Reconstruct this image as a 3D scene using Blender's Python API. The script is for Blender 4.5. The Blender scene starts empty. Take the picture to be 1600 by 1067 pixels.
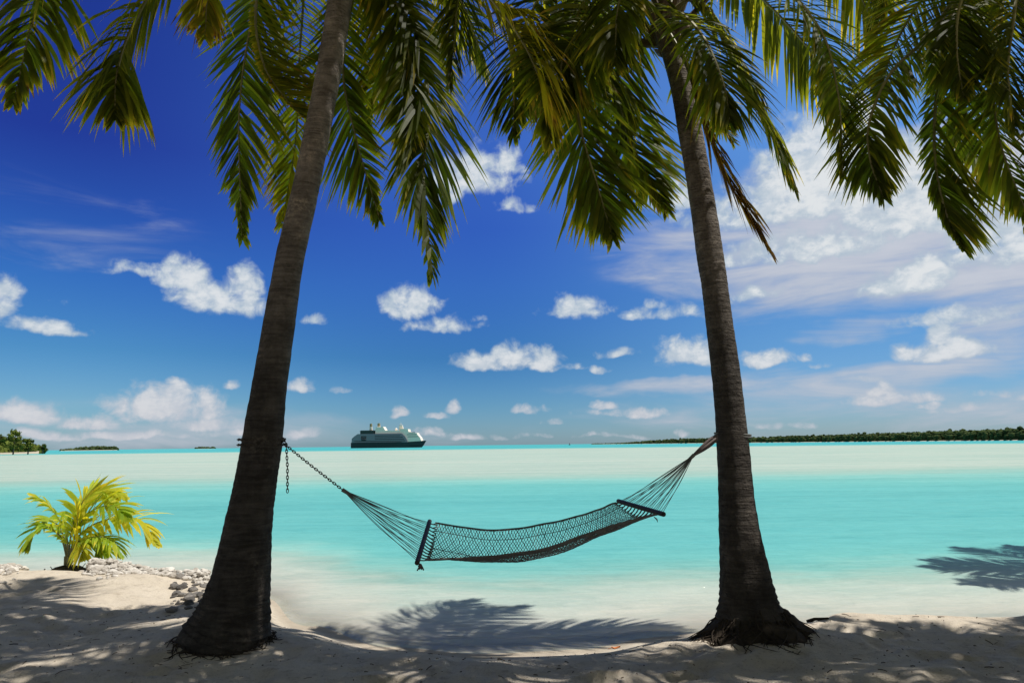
import bpy, bmesh, math, random
from mathutils import Vector as V, Matrix, noise
R = math.radians
rnd = random.Random(7)
S = bpy.context.scene
COL = S.collection
UP = V((0, 0, 1)); DOWN = V((0, 0, -1))

# ------------------------------------------------------------------ camera
F = 1067.0                       # 24 mm lens, in pixels of the 1600 px wide photograph
PITCH, ROLL = R(8.6), R(-0.66)
CAM = V((0, 0, 1.6))
WL = -0.3                        # water level
cam = bpy.data.cameras.new('camera'); cam.lens = 24; cam.sensor_width = 36
cam.clip_start = 0.05; cam.clip_end = 60000
co = bpy.data.objects.new('camera', cam); COL.objects.link(co)
CR = Matrix.Rotation(R(90) + PITCH, 3, 'X') @ Matrix.Rotation(ROLL, 3, 'Z')
co.matrix_world = Matrix.Translation(CAM) @ CR.to_4x4()
S.camera = co

def ray(px, py):
    return (CR @ V(((px - 800) / F, (533.5 - py) / F, -1.0))).normalized()
def at(px, py, Y):               # the point seen at a pixel of the photograph, Y metres ahead
    d = ray(px, py); return CAM + d * (Y / d.y)
def on(px, py, z=0.0):
    d = ray(px, py); return CAM + d * ((z - CAM.z) / d.z)

# ------------------------------------------------------------------ helpers
def smooth(a, b, x):
    t = max(0.0, min(1.0, (x - a) / (b - a))); return t * t * (3 - 2 * t)
def lerp(a, b, t): return a + (b - a) * t
def spline(P, n):                # Catmull-Rom through the points
    P = [P[0] + (P[0] - P[1])] + list(P) + [P[-1] + (P[-1] - P[-2])]
    out = []; segs = len(P) - 3
    for i in range(n):
        u = i / (n - 1) * segs; k = min(int(u), segs - 1); t = u - k
        a, b, c, d = P[k:k + 4]
        out.append(0.5 * ((2 * b) + (c - a) * t + (2 * a - 5 * b + 4 * c - d) * t * t + (3 * b - a - 3 * c + d) * t ** 3))
    return out

class MB:
    def __init__(s): s.v = []; s.f = []; s.m = []; s.t = []
    def vert(s, p, t=0.5): s.v.append(tuple(p)); s.t.append(t); return len(s.v) - 1
    def face(s, idx, m=0): s.f.append(tuple(idx)); s.m.append(m)
    def tube(s, pts, rad, sides=6, m=0, t=0.5, cap=True):
        rings = []; n = len(pts); ref = None
        for i, p in enumerate(pts):
            T = (pts[min(i + 1, n - 1)] - pts[max(i - 1, 0)])
            T = T.normalized() if T.length > 1e-9 else V((0, 0, 1))
            if ref is None:
                ref = T.cross(V((0, 0, 1)))
                if ref.length < 0.1: ref = T.cross(V((1, 0, 0)))
            A = (ref - T * ref.dot(T)).normalized(); ref = A; B = T.cross(A)
            r = rad(i / (n - 1)) if callable(rad) else rad
            rings.append([s.vert(p + (A * math.cos(2 * math.pi * k / sides) + B * math.sin(2 * math.pi * k / sides)) * r, t) for k in range(sides)])
        for a, b in zip(rings, rings[1:]):
            for k in range(sides): s.face((a[k], a[(k + 1) % sides], b[(k + 1) % sides], b[k]), m)
        if cap: s.face(rings[0][::-1], m); s.face(rings[-1], m)
    def box(s, a, b, m=0, t=0.5):
        i = [s.vert((x, y, z), t) for z in (a[2], b[2]) for y in (a[1], b[1]) for x in (a[0], b[0])]
        for q in ((0, 2, 3, 1), (4, 5, 7, 6), (0, 1, 5, 4), (2, 6, 7, 3), (0, 4, 6, 2), (1, 3, 7, 5)): s.face([i[k] for k in q], m)
    def prism(s, prof, y0, y1, m=0, t=0.5):   # a side profile in x,z given a width in y
        n = len(prof)
        a = [s.vert((x, y0, z), t) for x, z in prof]; b = [s.vert((x, y1, z), t) for x, z in prof]
        s.face(a, m); s.face(b[::-1], m)
        for k in range(n): s.face((a[k], b[k], b[(k + 1) % n], a[(k + 1) % n]), m)
    def build(s, name, mats, parent=None, smoothed=False):
        me = bpy.data.meshes.new(name); me.from_pydata(s.v, [], s.f)
        if not isinstance(mats, (list, tuple)): mats = [mats]
        for m in mats: me.materials.append(m)
        me.polygons.foreach_set('material_index', s.m)
        me.polygons.foreach_set('use_smooth', [smoothed] * len(s.f))
        at_ = me.attributes.new('tint', 'FLOAT', 'POINT'); at_.data.foreach_set('value', s.t)
        me.update()
        o = bpy.data.objects.new(name, me); COL.objects.link(o)
        if parent: o.parent = parent
        return o

def empty(name, loc):
    o = bpy.data.objects.new(name, None); COL.objects.link(o); o.location = loc; return o
def tag(o, label=None, cat=None, group=None, kind=None):
    if label: o['label'] = label
    if cat: o['category'] = cat
    if group: o['group'] = group
    if kind: o['kind'] = kind
    return o
def child(mb, name, mats, root, smoothed=False):       # geometry written in world space, parented to a thing's base
    o = mb.build(name, mats, root, smoothed); o.data.transform(Matrix.Translation(-root.location)); return o

# ------------------------------------------------------------------ materials
class NT:
    def __init__(s, tree): s.t = tree; s.n = tree.nodes; s.l = tree.links
    def put(s, sock, v):
        if hasattr(v, 'is_output'): s.l.new(v, sock)
        elif v is not None: sock.default_value = v
    def node(s, kind, out=0, props=None, **ins):
        n = s.n.new(kind)
        for k, v in (props or {}).items(): setattr(n, k, v)
        for k, v in ins.items():
            key = int(k[1:]) if k[0] == 'i' and k[1:].isdigit() else k.replace('_', ' ')
            s.put(n.inputs[key], v)
        return n.outputs[out]
    def math(s, op, a, b=None, c=None, clamp=False):
        n = s.n.new('ShaderNodeMath'); n.operation = op; n.use_clamp = clamp
        for i, x in enumerate((a, b, c)): s.put(n.inputs[i], x)
        return n.outputs[0]
    def vec(s, op, a, b=None, out=0):
        n = s.n.new('ShaderNodeVectorMath'); n.operation = op
        s.put(n.inputs[0], a); s.put(n.inputs[1], b) if b is not None else None
        return n.outputs[out]
    def mix(s, f, a, b, mode='MIX'):
        n = s.n.new('ShaderNodeMix'); n.data_type = 'RGBA'; n.blend_type = mode
        s.put(n.inputs[0], f); s.put(n.inputs[6], a); s.put(n.inputs[7], b); return n.outputs[2]
    def ramp(s, f, stops, interp='LINEAR'):
        n = s.n.new('ShaderNodeValToRGB'); n.color_ramp.interpolation = interp; e = n.color_ramp.elements
        while len(e) < len(stops): e.new(0.5)
        for q, (p, c) in zip(e, stops): q.position = p; q.color = (*c, 1) if len(c) == 3 else c
        s.put(n.inputs[0], f); return n.outputs[0]
    def smoothstep(s, x, a, b, lo=0.0, hi=1.0):
        n = s.n.new('ShaderNodeMapRange'); n.interpolation_type = 'SMOOTHSTEP'
        for i, v in enumerate((x, a, b, lo, hi)): s.put(n.inputs[i], v)
        return n.outputs[0]
    def noise(s, vec, scale, detail=4, rough=0.55, dist=0.0, out=0):
        return s.node('ShaderNodeTexNoise', out, None, Vector=vec, Scale=scale, Detail=detail, Roughness=rough, Distortion=dist)
    def mapping(s, vec, scale=(1, 1, 1), loc=(0, 0, 0)):
        return s.node('ShaderNodeMapping', 0, None, Vector=vec, Scale=scale, Location=loc)
def material(name):
    m = bpy.data.materials.new(name); m.use_nodes = True
    t = NT(m.node_tree); t.n.clear()
    out = t.n.new('ShaderNodeOutputMaterial')
    return m, t, out
def c4(c): return (*c, 1.0)
def plain(name, col, rough=0.6, metal=0.0, var=0.25, scale=6.0, bump=0.0, spec=0.4):
    m, t, out = material(name)
    P = t.node('ShaderNodeTexCoord', 3)
    n = t.noise(P, scale, 5)
    c = t.mix(n, c4([x * (1 - var) for x in col]), c4([min(1, x * (1 + var)) for x in col]))
    kw = {}
    if bump: kw['Normal'] = t.node('ShaderNodeBump', 0, None, Strength=bump, Distance=0.02, Height=t.noise(P, scale * 4, 6))
    b = t.node('ShaderNodeBsdfPrincipled', 0, None, Base_Color=c, Roughness=rough, Metallic=metal, **kw)
    b.node.inputs['Specular IOR Level'].default_value = spec
    t.l.new(b, out.inputs[0]); return m

def leaf_material(name, stops, trans=0.58, gain=2.1):
    m, t, out = material(name)
    a = t.node('ShaderNodeAttribute', 2, {'attribute_name': 'tint'})
    P = t.node('ShaderNodeTexCoord', 3)
    n = t.noise(P, 9.0, 3)
    f = t.math('ADD', a, t.math('MULTIPLY', t.math('SUBTRACT', n, 0.5), 0.25), clamp=True)
    c = t.ramp(f, stops)
    b = t.node('ShaderNodeBsdfPrincipled', 0, None, Base_Color=c, Roughness=0.52)
    b.node.inputs['Specular IOR Level'].default_value = 0.22
    tc = t.mix(1.0, c, (gain * 1.25, gain * 1.1, gain * 0.35, 1), 'MULTIPLY')
    tr = t.node('ShaderNodeBsdfTranslucent', 0, None, Color=tc)
    mx = t.node('ShaderNodeMixShader', 0, None, i0=trans, i1=b, i2=tr)
    t.l.new(mx, out.inputs[0]); return m
LEAF_STOPS = [(0.0, (0.040, 0.052, 0.010)), (0.3, (0.080, 0.105, 0.013)), (0.55, (0.190, 0.200, 0.020)),
              (0.75, (0.360, 0.300, 0.032)), (0.88, (0.330, 0.220, 0.055)), (1.0, (0.100, 0.060, 0.035))]
M_LEAF = leaf_material('palm_leaf', LEAF_STOPS)
M_YOUNG = leaf_material('young_palm_leaf', [(0.0, (0.07, 0.17, 0.02)), (0.5, (0.25, 0.36, 0.03)), (1.0, (0.56, 0.48, 0.05))], 0.42)
M_RACHIS = plain('palm_midrib', (0.20, 0.19, 0.08), 0.5, var=0.4, scale=4)
M_DRY = plain('dry_sheath', (0.13, 0.095, 0.06), 0.9, var=0.5, scale=14, bump=0.6)
M_ROOT = plain('root_fibre', (0.060, 0.048, 0.038), 0.95, var=0.5, scale=18, bump=0.5, spec=0.1)
M_ROPE = plain('dark_cord', (0.165, 0.165, 0.155), 0.9, var=0.5, scale=12, spec=0.1)
M_CREAMROPE = plain('grey_cord', (0.15, 0.125, 0.12), 0.9, var=0.5, scale=9, spec=0.1)
M_BAR = plain('dark_wood', (0.035, 0.028, 0.024), 0.6, var=0.5, scale=20, bump=0.3)
M_CHAIN = plain('rusty_iron', (0.075, 0.060, 0.045), 0.65, 0.5, var=0.6, scale=25, bump=0.4)

def bark():
    m, t, out = material('palm_bark')
    P = t.node('ShaderNodeTexCoord', 3)
    n = t.noise(P, 5.0, 6, 0.65)
    st = t.noise(t.mapping(P, (16, 16, 7)), 1.0, 6, 0.7, 0.6)
    rings = t.noise(t.mapping(P, (3.5, 3.5, 30)), 1.0, 4, 0.65, 0.8)
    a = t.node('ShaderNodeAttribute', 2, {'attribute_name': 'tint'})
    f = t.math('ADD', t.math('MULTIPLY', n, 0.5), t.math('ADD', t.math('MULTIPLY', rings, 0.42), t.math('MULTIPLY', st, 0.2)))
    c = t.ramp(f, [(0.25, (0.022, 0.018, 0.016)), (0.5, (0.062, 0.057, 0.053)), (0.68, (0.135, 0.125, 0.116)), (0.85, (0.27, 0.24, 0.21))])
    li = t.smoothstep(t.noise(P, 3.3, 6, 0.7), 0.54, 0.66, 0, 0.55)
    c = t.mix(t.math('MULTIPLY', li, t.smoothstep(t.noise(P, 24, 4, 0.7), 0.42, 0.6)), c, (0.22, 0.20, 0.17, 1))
    c = t.mix(1.0, c, t.ramp(a, [(0.0, (0.80, 0.75, 0.70)), (0.45, (0.85, 0.82, 0.79)), (0.70, (1.8, 1.7, 1.6)), (1.0, (2.6, 2.45, 2.3))]), 'MULTIPLY')  # paler up the trunk: sunlight on the upper bark put into the colour
    h = t.math('ADD', t.math('MULTIPLY', rings, 0.7), t.math('ADD', t.math('MULTIPLY', st, 0.5), t.math('MULTIPLY', t.noise(P, 28.0, 5), 0.5)))
    bp = t.node('ShaderNodeBump', 0, None, Strength=1.0, Distance=0.05, Height=h)
    b = t.node('ShaderNodeBsdfPrincipled', 0, None, Base_Color=c, Roughness=0.92, Normal=bp)
    b.node.inputs['Specular IOR Level'].default_value = 0.12
    t.l.new(b, out.inputs[0]); return m
M_BARK = bark()

def sand():
    m, t, out = material('coral_sand')
    P = t.node('ShaderNodeNewGeometry', 0)
    z = t.node('ShaderNodeSeparateXYZ', 2, None, Vector=P)
    n1 = t.noise(P, 1.3, 6, 0.6); n2 = t.noise(P, 60.0, 4, 0.7); n3 = t.noise(P, 9.0, 6, 0.7)
    c = t.mix(n1, (0.50, 0.435, 0.345, 1), (0.66, 0.59, 0.485, 1))
    c = t.mix(t.smoothstep(n2, 0.56, 0.72, 0, 0.8), c, (0.22, 0.185, 0.145, 1))
    c = t.mix(t.smoothstep(n3, 0.50, 0.70, 0, 0.7), c, (0.33, 0.275, 0.215, 1))
    c = t.mix(t.smoothstep(t.noise(P, 3.1, 5, 0.6), 0.50, 0.70, 0, 0.35), c, (0.42, 0.36, 0.29, 1))
    wet = t.smoothstep(t.math('ADD', z, t.math('MULTIPLY', n1, 0.06)), -0.215, -0.265)
    c = t.mix(t.math('MULTIPLY', wet, 0.7), c, (0.40, 0.345, 0.27, 1))
    h = t.math('ADD', t.math('MULTIPLY', n3, 0.8), t.math('MULTIPLY', n2, 0.35))
    h = t.math('ADD', h, t.math('MULTIPLY', t.node('ShaderNodeTexVoronoi', 0, None, Vector=P, Scale=5.5), 0.6))
    bp = t.node('ShaderNodeBump', 0, None, Strength=0.7, Distance=0.05, Height=h)
    b = t.node('ShaderNodeBsdfPrincipled', 0, None, Base_Color=c, Roughness=0.95, Normal=bp)
    b.node.inputs['Specular IOR Level'].default_value = 0.1
    t.l.new(b, out.inputs[0]); return m

def lagoon():
    m, t, out = material('lagoon_water')
    P = t.node('ShaderNodeNewGeometry', 0)
    dep = t.node('ShaderNodeAttribute', 2, {'attribute_name': 'tint'})
    patch = t.noise(t.mapping(P, (0.06, 0.30, 1)), 1.0, 5, 0.65)
    streak = t.noise(t.mapping(P, (0.012, 0.07, 1)), 1.0, 5, 0.65)
    fine = t.noise(t.mapping(P, (0.9, 2.6, 1)), 1.0, 5, 0.65)
    d = t.math('ADD', dep, t.math('MULTIPLY', t.math('MULTIPLY', t.math('SUBTRACT', t.math('MULTIPLY_ADD', streak, 0.6, t.math('MULTIPLY', patch, 0.7)), 0.65), 0.85), t.smoothstep(dep, 0.08, 0.8)))
    d = t.math('ADD', d, t.math('MULTIPLY', t.math('MULTIPLY', t.math('SUBTRACT', fine, 0.5), 0.8), t.smoothstep(dep, 0.05, 0.9)))
    c = t.ramp(t.math('DIVIDE', d, 4.0), [(0.0, (0.58, 0.56, 0.485)), (0.08, (0.44, 0.51, 0.45)), (0.15, (0.305, 0.45, 0.395)),
                                          (0.26, (0.22, 0.475, 0.435)), (0.40, (0.145, 0.44, 0.42)), (0.62, (0.105, 0.40, 0.405)),
                                          (0.80, (0.07, 0.38, 0.41)), (1.0, (0.06, 0.36, 0.41))])
    foam = t.math('MULTIPLY', t.math('MULTIPLY', t.smoothstep(dep, 0.002, 0.008), t.smoothstep(dep, 0.030, 0.012)), t.smoothstep(t.noise(P, 3.0, 5, 0.7), 0.42, 0.6, 0, 0.8))
    c = t.mix(foam, c, (0.80, 0.80, 0.78, 1))
    rp = t.noise(t.mapping(P, (1.1, 3.4, 1)), 1.0, 6, 0.7, 0.8)
    rp2 = t.noise(t.mapping(P, (0.05, 0.5, 1)), 1.0, 6, 0.7, 0.4)
    c = t.mix(1.0, c, t.ramp(t.math('MULTIPLY_ADD', rp, 0.5, t.math('MULTIPLY', rp2, 0.5)), [(0.30, (0.70, 0.80, 0.81)), (0.5, (0.99, 0.99, 0.99)), (0.72, (1.25, 1.16, 1.15))]), 'MULTIPLY')  # caustic streaks and ripple glints put into the water colour
    rip = t.noise(t.mapping(P, (1.6, 4.5, 1)), 1.0, 5, 0.62)
    rip2 = t.noise(t.mapping(P, (0.25, 0.8, 1)), 1.0, 3, 0.5)
    bp = t.node('ShaderNodeBump', 0, None, Strength=0.8, Distance=0.09, Height=t.math('ADD', rip, rip2))
    df = t.node('ShaderNodeBsdfDiffuse', 0, None, Color=c, Normal=bp)
    tr = t.node('ShaderNodeBsdfTransparent', 0, None, Color=(0.93, 0.985, 0.97, 1))
    body = t.node('ShaderNodeMixShader', 0, None, i0=t.math('SUBTRACT', 1.0, t.math('EXPONENT', t.math('MULTIPLY', d, -15.0)), clamp=True), i1=tr, i2=df)
    fr = t.math('MINIMUM', t.node('ShaderNodeFresnel', 0, None, IOR=1.33, Normal=bp), 0.11)
    gl = t.node('ShaderNodeBsdfGlossy', 0, None, Color=(1, 1, 1, 1), Roughness=0.09, Normal=bp)
    mx = t.node('ShaderNodeMixShader', 0, None, i0=fr, i1=body, i2=gl)
    t.l.new(mx, out.inputs[0]); return m

# ------------------------------------------------------------------ terrain: one sheet, beach and sea bed
SH = [(-400, 40), (-60, 18), (-14, 10.6), (-9, 10.2), (-7, 10.3), (-5.5, 10.2), (-4.2, 9.9), (-3.3, 9.2), (-2.2, 7.7), (-1.2, 6.9), (-0.3, 6.65), (0.6, 6.75),
      (1.4, 7.05), (2.1, 7.3), (2.9, 7.25), (3.6, 7.1), (4.5, 6.95), (5.4, 7.2), (6.5, 7.3), (10, 7.6), (60, 16), (400, 50)]
def shore(x):
    if x <= SH[0][0]: return SH[0][1]
    for (a, ya), (b, yb) in zip(SH, SH[1:]):
        if x <= b: return lerp(ya, yb, smooth(a, b, x))
    return SH[-1][1]
BASE1 = on(350, 1008, 0.0); BASE2 = on(1172, 970, 0.0)
BASE1.y = 5.92; BASE1.x = (350 - 800) / F * 5.92 / math.cos(PITCH) * 0.995
def bathy(x, y, s):              # depth of water over the bed
    d = 0.14 * s + 0.40 * smooth(1.2, 4.0, s) + 0.95 * smooth(2.8, 6.2, s)
    d = min(d, 2.3)
    e = y - (36.5 + 0.045 * x + 3.2 * noise.noise(V((x * 0.035, y * 0.05, 0))))
    d = lerp(d, 0.44, smooth(-19.0, 13.0, e))
    return lerp(d, 3.4, smooth(300, 420, y + 0.15 * abs(x)))
PR = random.Random(77); PRINTS = {}
for _ in range(260):
    fx, fy, fa = PR.uniform(-7, 7), PR.uniform(4.0, 9.0), PR.uniform(0, 3.14)
    for ix in (-1, 0, 1):
        for iy in (-1, 0, 1): PRINTS.setdefault((int(fx // 0.5) + ix, int(fy // 0.5) + iy), []).append((fx, fy, math.cos(fa), math.sin(fa), PR.uniform(0.018, 0.038)))
def ground(x, y):
    s = shore(x) - y + 0.10 * noise.noise(V((x * 1.1, y * 0.4, 3)))
    if s < 0: return WL - bathy(x, y, -s)
    w = lerp(1.35, 0.42, smooth(2.4, 3.2, x))
    z = WL + (0.05 + 0.25 * smooth(0.0, w, s) if s > 0.06 else s * 0.8)
    z = WL + 0.30 * (0.25 * min(1, s / w) + 0.75 * smooth(0.05 * w, w, s))
    z += smooth(-3.6, -4.6, x) * (0.10 * smooth(0.3, 1.2, s) - 0.06 * smooth(1.4, 3.5, s))
    k = smooth(0.3, 1.6, s) * (1 - smooth(30, 120, abs(x) + abs(y)))
    z += k * (0.055 * noise.noise(V((x * 0.7, y * 0.7, 1))) + 0.035 * noise.noise(V((x * 2.1, y * 2.1, 5))) + 0.014 * noise.noise(V((x * 6, y * 6, 9))))
    for fx, fy, cc, ss, dp in PRINTS.get((int(x // 0.5), int(y // 0.5)), ()):
        a = ((x - fx) * cc + (y - fy) * ss) / 0.15; b = (-(x - fx) * ss + (y - fy) * cc) / 0.075; r2 = a * a + b * b
        if r2 < 6: z += k * dp * (0.45 * math.exp(-(math.sqrt(r2) - 1.5) ** 2 * 4) - math.exp(-r2 * 0.9))
    for B, hgt, rad in ((BASE1, 0.05, 0.75), (BASE2, 0.10, 0.62)):
        r = math.hypot(x - B.x, y - B.y)
        z += hgt * math.exp(-(r / rad) ** 2)
    return z
def axis(lo, hi, step, far, g=1.22):
    a = [lo + i * step for i in range(int(round((hi - lo) / step)) + 1)]
    d = step; x = a[-1]; up = []
    while x < far: d *= g; x += d; up.append(x)
    d = step; x = a[0]; dn = []
    while x > -far: d *= g; x -= d; dn.append(x)
    return dn[::-1] + a + up
def sheet(name, mat, xs, ys, zf, tf):
    mb = MB()
    for y in ys:
        for x in xs: mb.vert((x, y, zf(x, y)), tf(x, y))
    w = len(xs)
    for j in range(len(ys) - 1):
        for i in range(w - 1): mb.face((j * w + i, j * w + i + 1, j * w + w + i + 1, j * w + w + i))
    return mb.build(name, mat, None, True)
tag(sheet('beach', sand(), axis(-8, 8, 0.05, 25000, 1.25), axis(3.6, 10.8, 0.045, 25000, 1.25), ground, lambda x, y: 0.5), kind='structure')
def wdepth(x, y):
    return max(0.0, WL - ground(x, y)) if y > 4 else 0.0
ysw = [y for y in axis(5.6, 13, 0.10, 25000, 1.10) if y > 4.5]
tag(sheet('lagoon_water', lagoon(), axis(-9, 9, 0.22, 25000, 1.18), ysw, lambda x, y: WL, wdepth), kind='structure')

# ------------------------------------------------------------------ palms
def frond_mesh(ctrl, hint, leaf=0.6, n=112, droop=0.5, tint=0.3, tipc=0.35, lift=0.12, dens=1.0, sides=(1, 1), start=0.2, spread=1.0, young=False, dead=False, seed=0, face=0.12, rr=0.020, wide=0.037):
    rg = random.Random(seed); mb = MB()
    pts = spline(ctrl, 40)
    mb.tube(pts, lambda u: rr * (1.35 if u < 0.05 else 1.0) * (1 - 0.85 * u) + 0.002, 6, 1, 0.5)
    length = sum((b - a).length for a, b in zip(pts, pts[1:]))
    wave = [rg.uniform(0, 6.28) for _ in range(4)]
    for i in range(n):
        t = start + (1 - start) * (i + rg.uniform(-0.3, 0.3)) / (n - 1)
        t = max(0.0, min(0.999, t))
        q = t * 39; k = min(38, int(q)); p = pts[k].lerp(pts[k + 1], q - k)
        T = (pts[min(39, k + 2)] - pts[max(0, k - 1)]).normalized()
        N = hint if not callable(hint) else hint(t)
        Sd = T.cross(N)
        if Sd.length < 0.15: Sd = T.cross(V((0.3, -1, 0.2)))
        Sd.normalize(); N2 = Sd.cross(T).normalized()
        u = (t - start) / (1 - start)
        prof = (0.50 + 0.75 * math.sin(math.pi * min(1, 0.15 + 0.62 * u)) ** 1.2) * (1 - 0.74 * smooth(0.62, 1.0, u)) * smooth(-0.12, 0.10, u)
        for sd in (0, 1):
            if rg.random() > dens * (1 if sides[sd] > 0 else 0): continue
            sg = 1 if sd == 0 else -1
            a = (R(66) * (1 - u) + R(30) * u) * spread + rg.gauss(0, 0.10) + 0.10 * math.sin(5 * t * 3 + wave[sd])
            L = 1.08 * leaf * prof * rg.uniform(0.82, 1.10) * sides[sd] * (0.8 if 0.80 < rg.random() < 0.86 else 1)
            d = T * math.cos(a) + Sd * (sg * math.sin(a)) + N2 * (lift + rg.gauss(0, 0.13))
            d.normalize()
            W = d.cross(N2).normalized()
            tw = rg.gauss(0.0, 0.35) + 0.35 * sg
            W = (Matrix.Rotation(tw, 3, d) @ W)
            fc = max(0.0, min(1.0, face + rg.gauss(0, 0.22)))        # blades turn their upper side to the light
            if fc > 0:
                Nn = W.cross(d); Nn = -Nn if Nn.z < 0 else Nn
                Nn = Nn.lerp(V((0.45, -0.75, 0.50)), fc); W2 = d.cross(Nn)
                if W2.length > 0.1: W = W2.normalized()
            pp = p.copy(); seg = 5; tt = tint + 0.10 * noise.noise(V((t * 7, sd * 3, seed))) + rg.gauss(0, 0.08)
            if rg.random() < 0.08: tt += 0.22
            prev = None; dr = droop * rg.uniform(0.7, 1.3)
            for s_ in range(seg + 1):
                v = s_ / seg
                w = wide * leaf / 0.6 * (0.45 + 0.55 * math.sin(math.pi * min(1, v * 1.3 + 0.15)) if v < 0.6 else 1.0 * (1 - v) / 0.4) * 0.5
                tv = max(0, min(1, tt + (0.35 if s_ >= seg - 1 and rg.random() < 0.3 else 0) + tipc * max(0, v - 0.55) * (0.6 + 0.8 * u)))
                if s_ == seg: cur = (mb.vert(pp, tv),)
                else:
                    cur = (mb.vert(pp - W * w, tv), mb.vert(pp + W * w, tv))
                if prev:
                    mb.face((prev[0], prev[1], cur[0]) if len(cur) == 1 else (prev[0], prev[1], cur[1], cur[0]), 0)
                prev = cur
                dd = (d + DOWN * (dr * v * 1.6)).normalized()
                pp = pp + dd * (L / seg)
    return mb

def trunk_mesh(pts, rads, flare, seed, scar=0.055):
    mb = MB(); n = 190; sides = 28
    c = spline(pts, n); rr = spline([V((r, 0, 0)) for r in rads], n); rings = []
    dist = 0
    for i, p in enumerate(c):
        if i: dist += (c[i] - c[i - 1]).length
        T = (c[min(i + 1, n - 1)] - c[max(i - 1, 0)]).normalized()
        A = V((1, 0, 0)); A = (A - T * A.dot(T)).normalized(); B = T.cross(A)
        ph = (dist / scar) % 1.0
        ring = []
        low = 1 - smooth(0, 0.75, dist)
        for k in range(sides):
            a = 2 * math.pi * k / sides
            D = A * math.cos(a) + B * math.sin(a)
            w = noise.noise(V((math.cos(a) * 1.5, math.sin(a) * 1.5, dist * 2.2 + seed)))
            w2 = noise.noise(V((math.cos(a) * 4, math.sin(a) * 4, dist * 9 + seed)))
            ph2 = (dist / scar + 0.35 * w) % 1.0
            r = rr[i].x * (1 + (0.048 * (1 - ph2) + 0.045 * w + 0.03 * w2) * (0.6 + 0.8 * low))
            r *= 1 + flare * low ** 2.2 * (0.28 + 0.5 * noise.noise(V((math.cos(a) * 2.2, math.sin(a) * 2.2, seed + 9))))
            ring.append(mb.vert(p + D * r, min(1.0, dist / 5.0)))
        rings.append(ring)
    for a, b in zip(rings, rings[1:]):
        for k in range(sides): mb.face((a[k], a[(k + 1) % sides], b[(k + 1) % sides], b[k]))
    mb.face(rings[-1]); mb.face(rings[0][::-1])
    return mb

def auto_ctrl(C, az, el, L, bend, rg):
    h = V((math.sin(az), math.cos(az), 0)); p = C.copy(); out = [p.copy()]
    n = 6; e = el
    sd = V((h.y, -h.x, 0)) * rg.uniform(-0.25, 0.25)
    for i in range(n):
        d = (h * math.cos(e) + UP * math.sin(e) + sd * (i / n)).normalized()
        p = p + d * (L / n); out.append(p.copy())
        e = max(R(-86), e - bend / n * (0.6 + 0.9 * i / n))
    return out
TO_CAM = V((0, -1, 0.15))

def palm(root, C, specs, autos, seed):
    rg = random.Random(seed)
    for k, s in enumerate(specs):
        s = dict(s); pts = s.pop('p')
        ctrl = [C + V((rg.uniform(-0.05, 0.05), rg.uniform(-0.05, 0.05), rg.uniform(-0.1, 0.1)))] + [at(*q) for q in pts]
        h = s.pop('hint', UP); 
        if h == 'cam': h = TO_CAM
        name = 'dead_frond' if s.get('dead') else 'frond'
        child(frond_mesh(ctrl, h, seed=seed * 100 + k, **s), name, [M_LEAF, M_RACHIS], root)
    for k, (az, el, L, bend) in enumerate(autos):
        ctrl = auto_ctrl(C + UP * 0.1, az, el, L, bend, rg)
        child(frond_mesh(ctrl, UP, leaf=rg.uniform(0.6, 0.75), droop=rg.uniform(0.5, 1.0), tint=rg.uniform(0.2, 0.5), seed=seed * 100 + 50 + k, n=96), 'frond', [M_LEAF, M_RACHIS], root)
    mb = MB()                    # the fibrous heart the stalks grow out of
    for k in range(26):
        a = rg.uniform(0, 6.28); e = rg.uniform(0.3, 1.3)
        d = V((math.cos(a) * math.cos(e), math.sin(a) * math.cos(e), math.sin(e)))
        q = C + DOWN * rg.uniform(0.1, 0.4) + d * 0.06
        mb.tube([q, q + d * 0.25, q + d * rg.uniform(0.4, 0.7) + UP * 0.05], lambda u: 0.055 * (1 - 0.75 * u), 6, 0)
    child(mb, 'crown_sheath', M_DRY, root)

def roots(root, B, n, r0, r1, h0, seed, thick=0.012):
    rg = random.Random(seed); mb = MB()
    for k in range(n):
        a = rg.uniform(0, 6.28); hk = rg.uniform(0.6, 1.5); r = r0 * rg.uniform(0.75, 1.0); e = r1 * rg.uniform(0.55, 1.0)
        pts = []
        for i in range(7):
            u = i / 6; rad = lerp(r, e, u); aa = a + 0.55 * math.sin(u * 3 + k) * u
            x = B.x + math.cos(aa) * rad; y = B.y + math.sin(aa) * rad
            pts.append(V((x, y, max(ground(x, y) - 0.006, ground(x, y) + h0 * hk * rg.uniform(0.8, 1.15) * (1 - u) ** 1.3 - 0.02 * u))))
        mb.tube(pts, lambda u: thick * (1.2 - 0.8 * u) * 1.0, 5)
    return child(mb, 'roots', M_ROOT, root)

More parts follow.
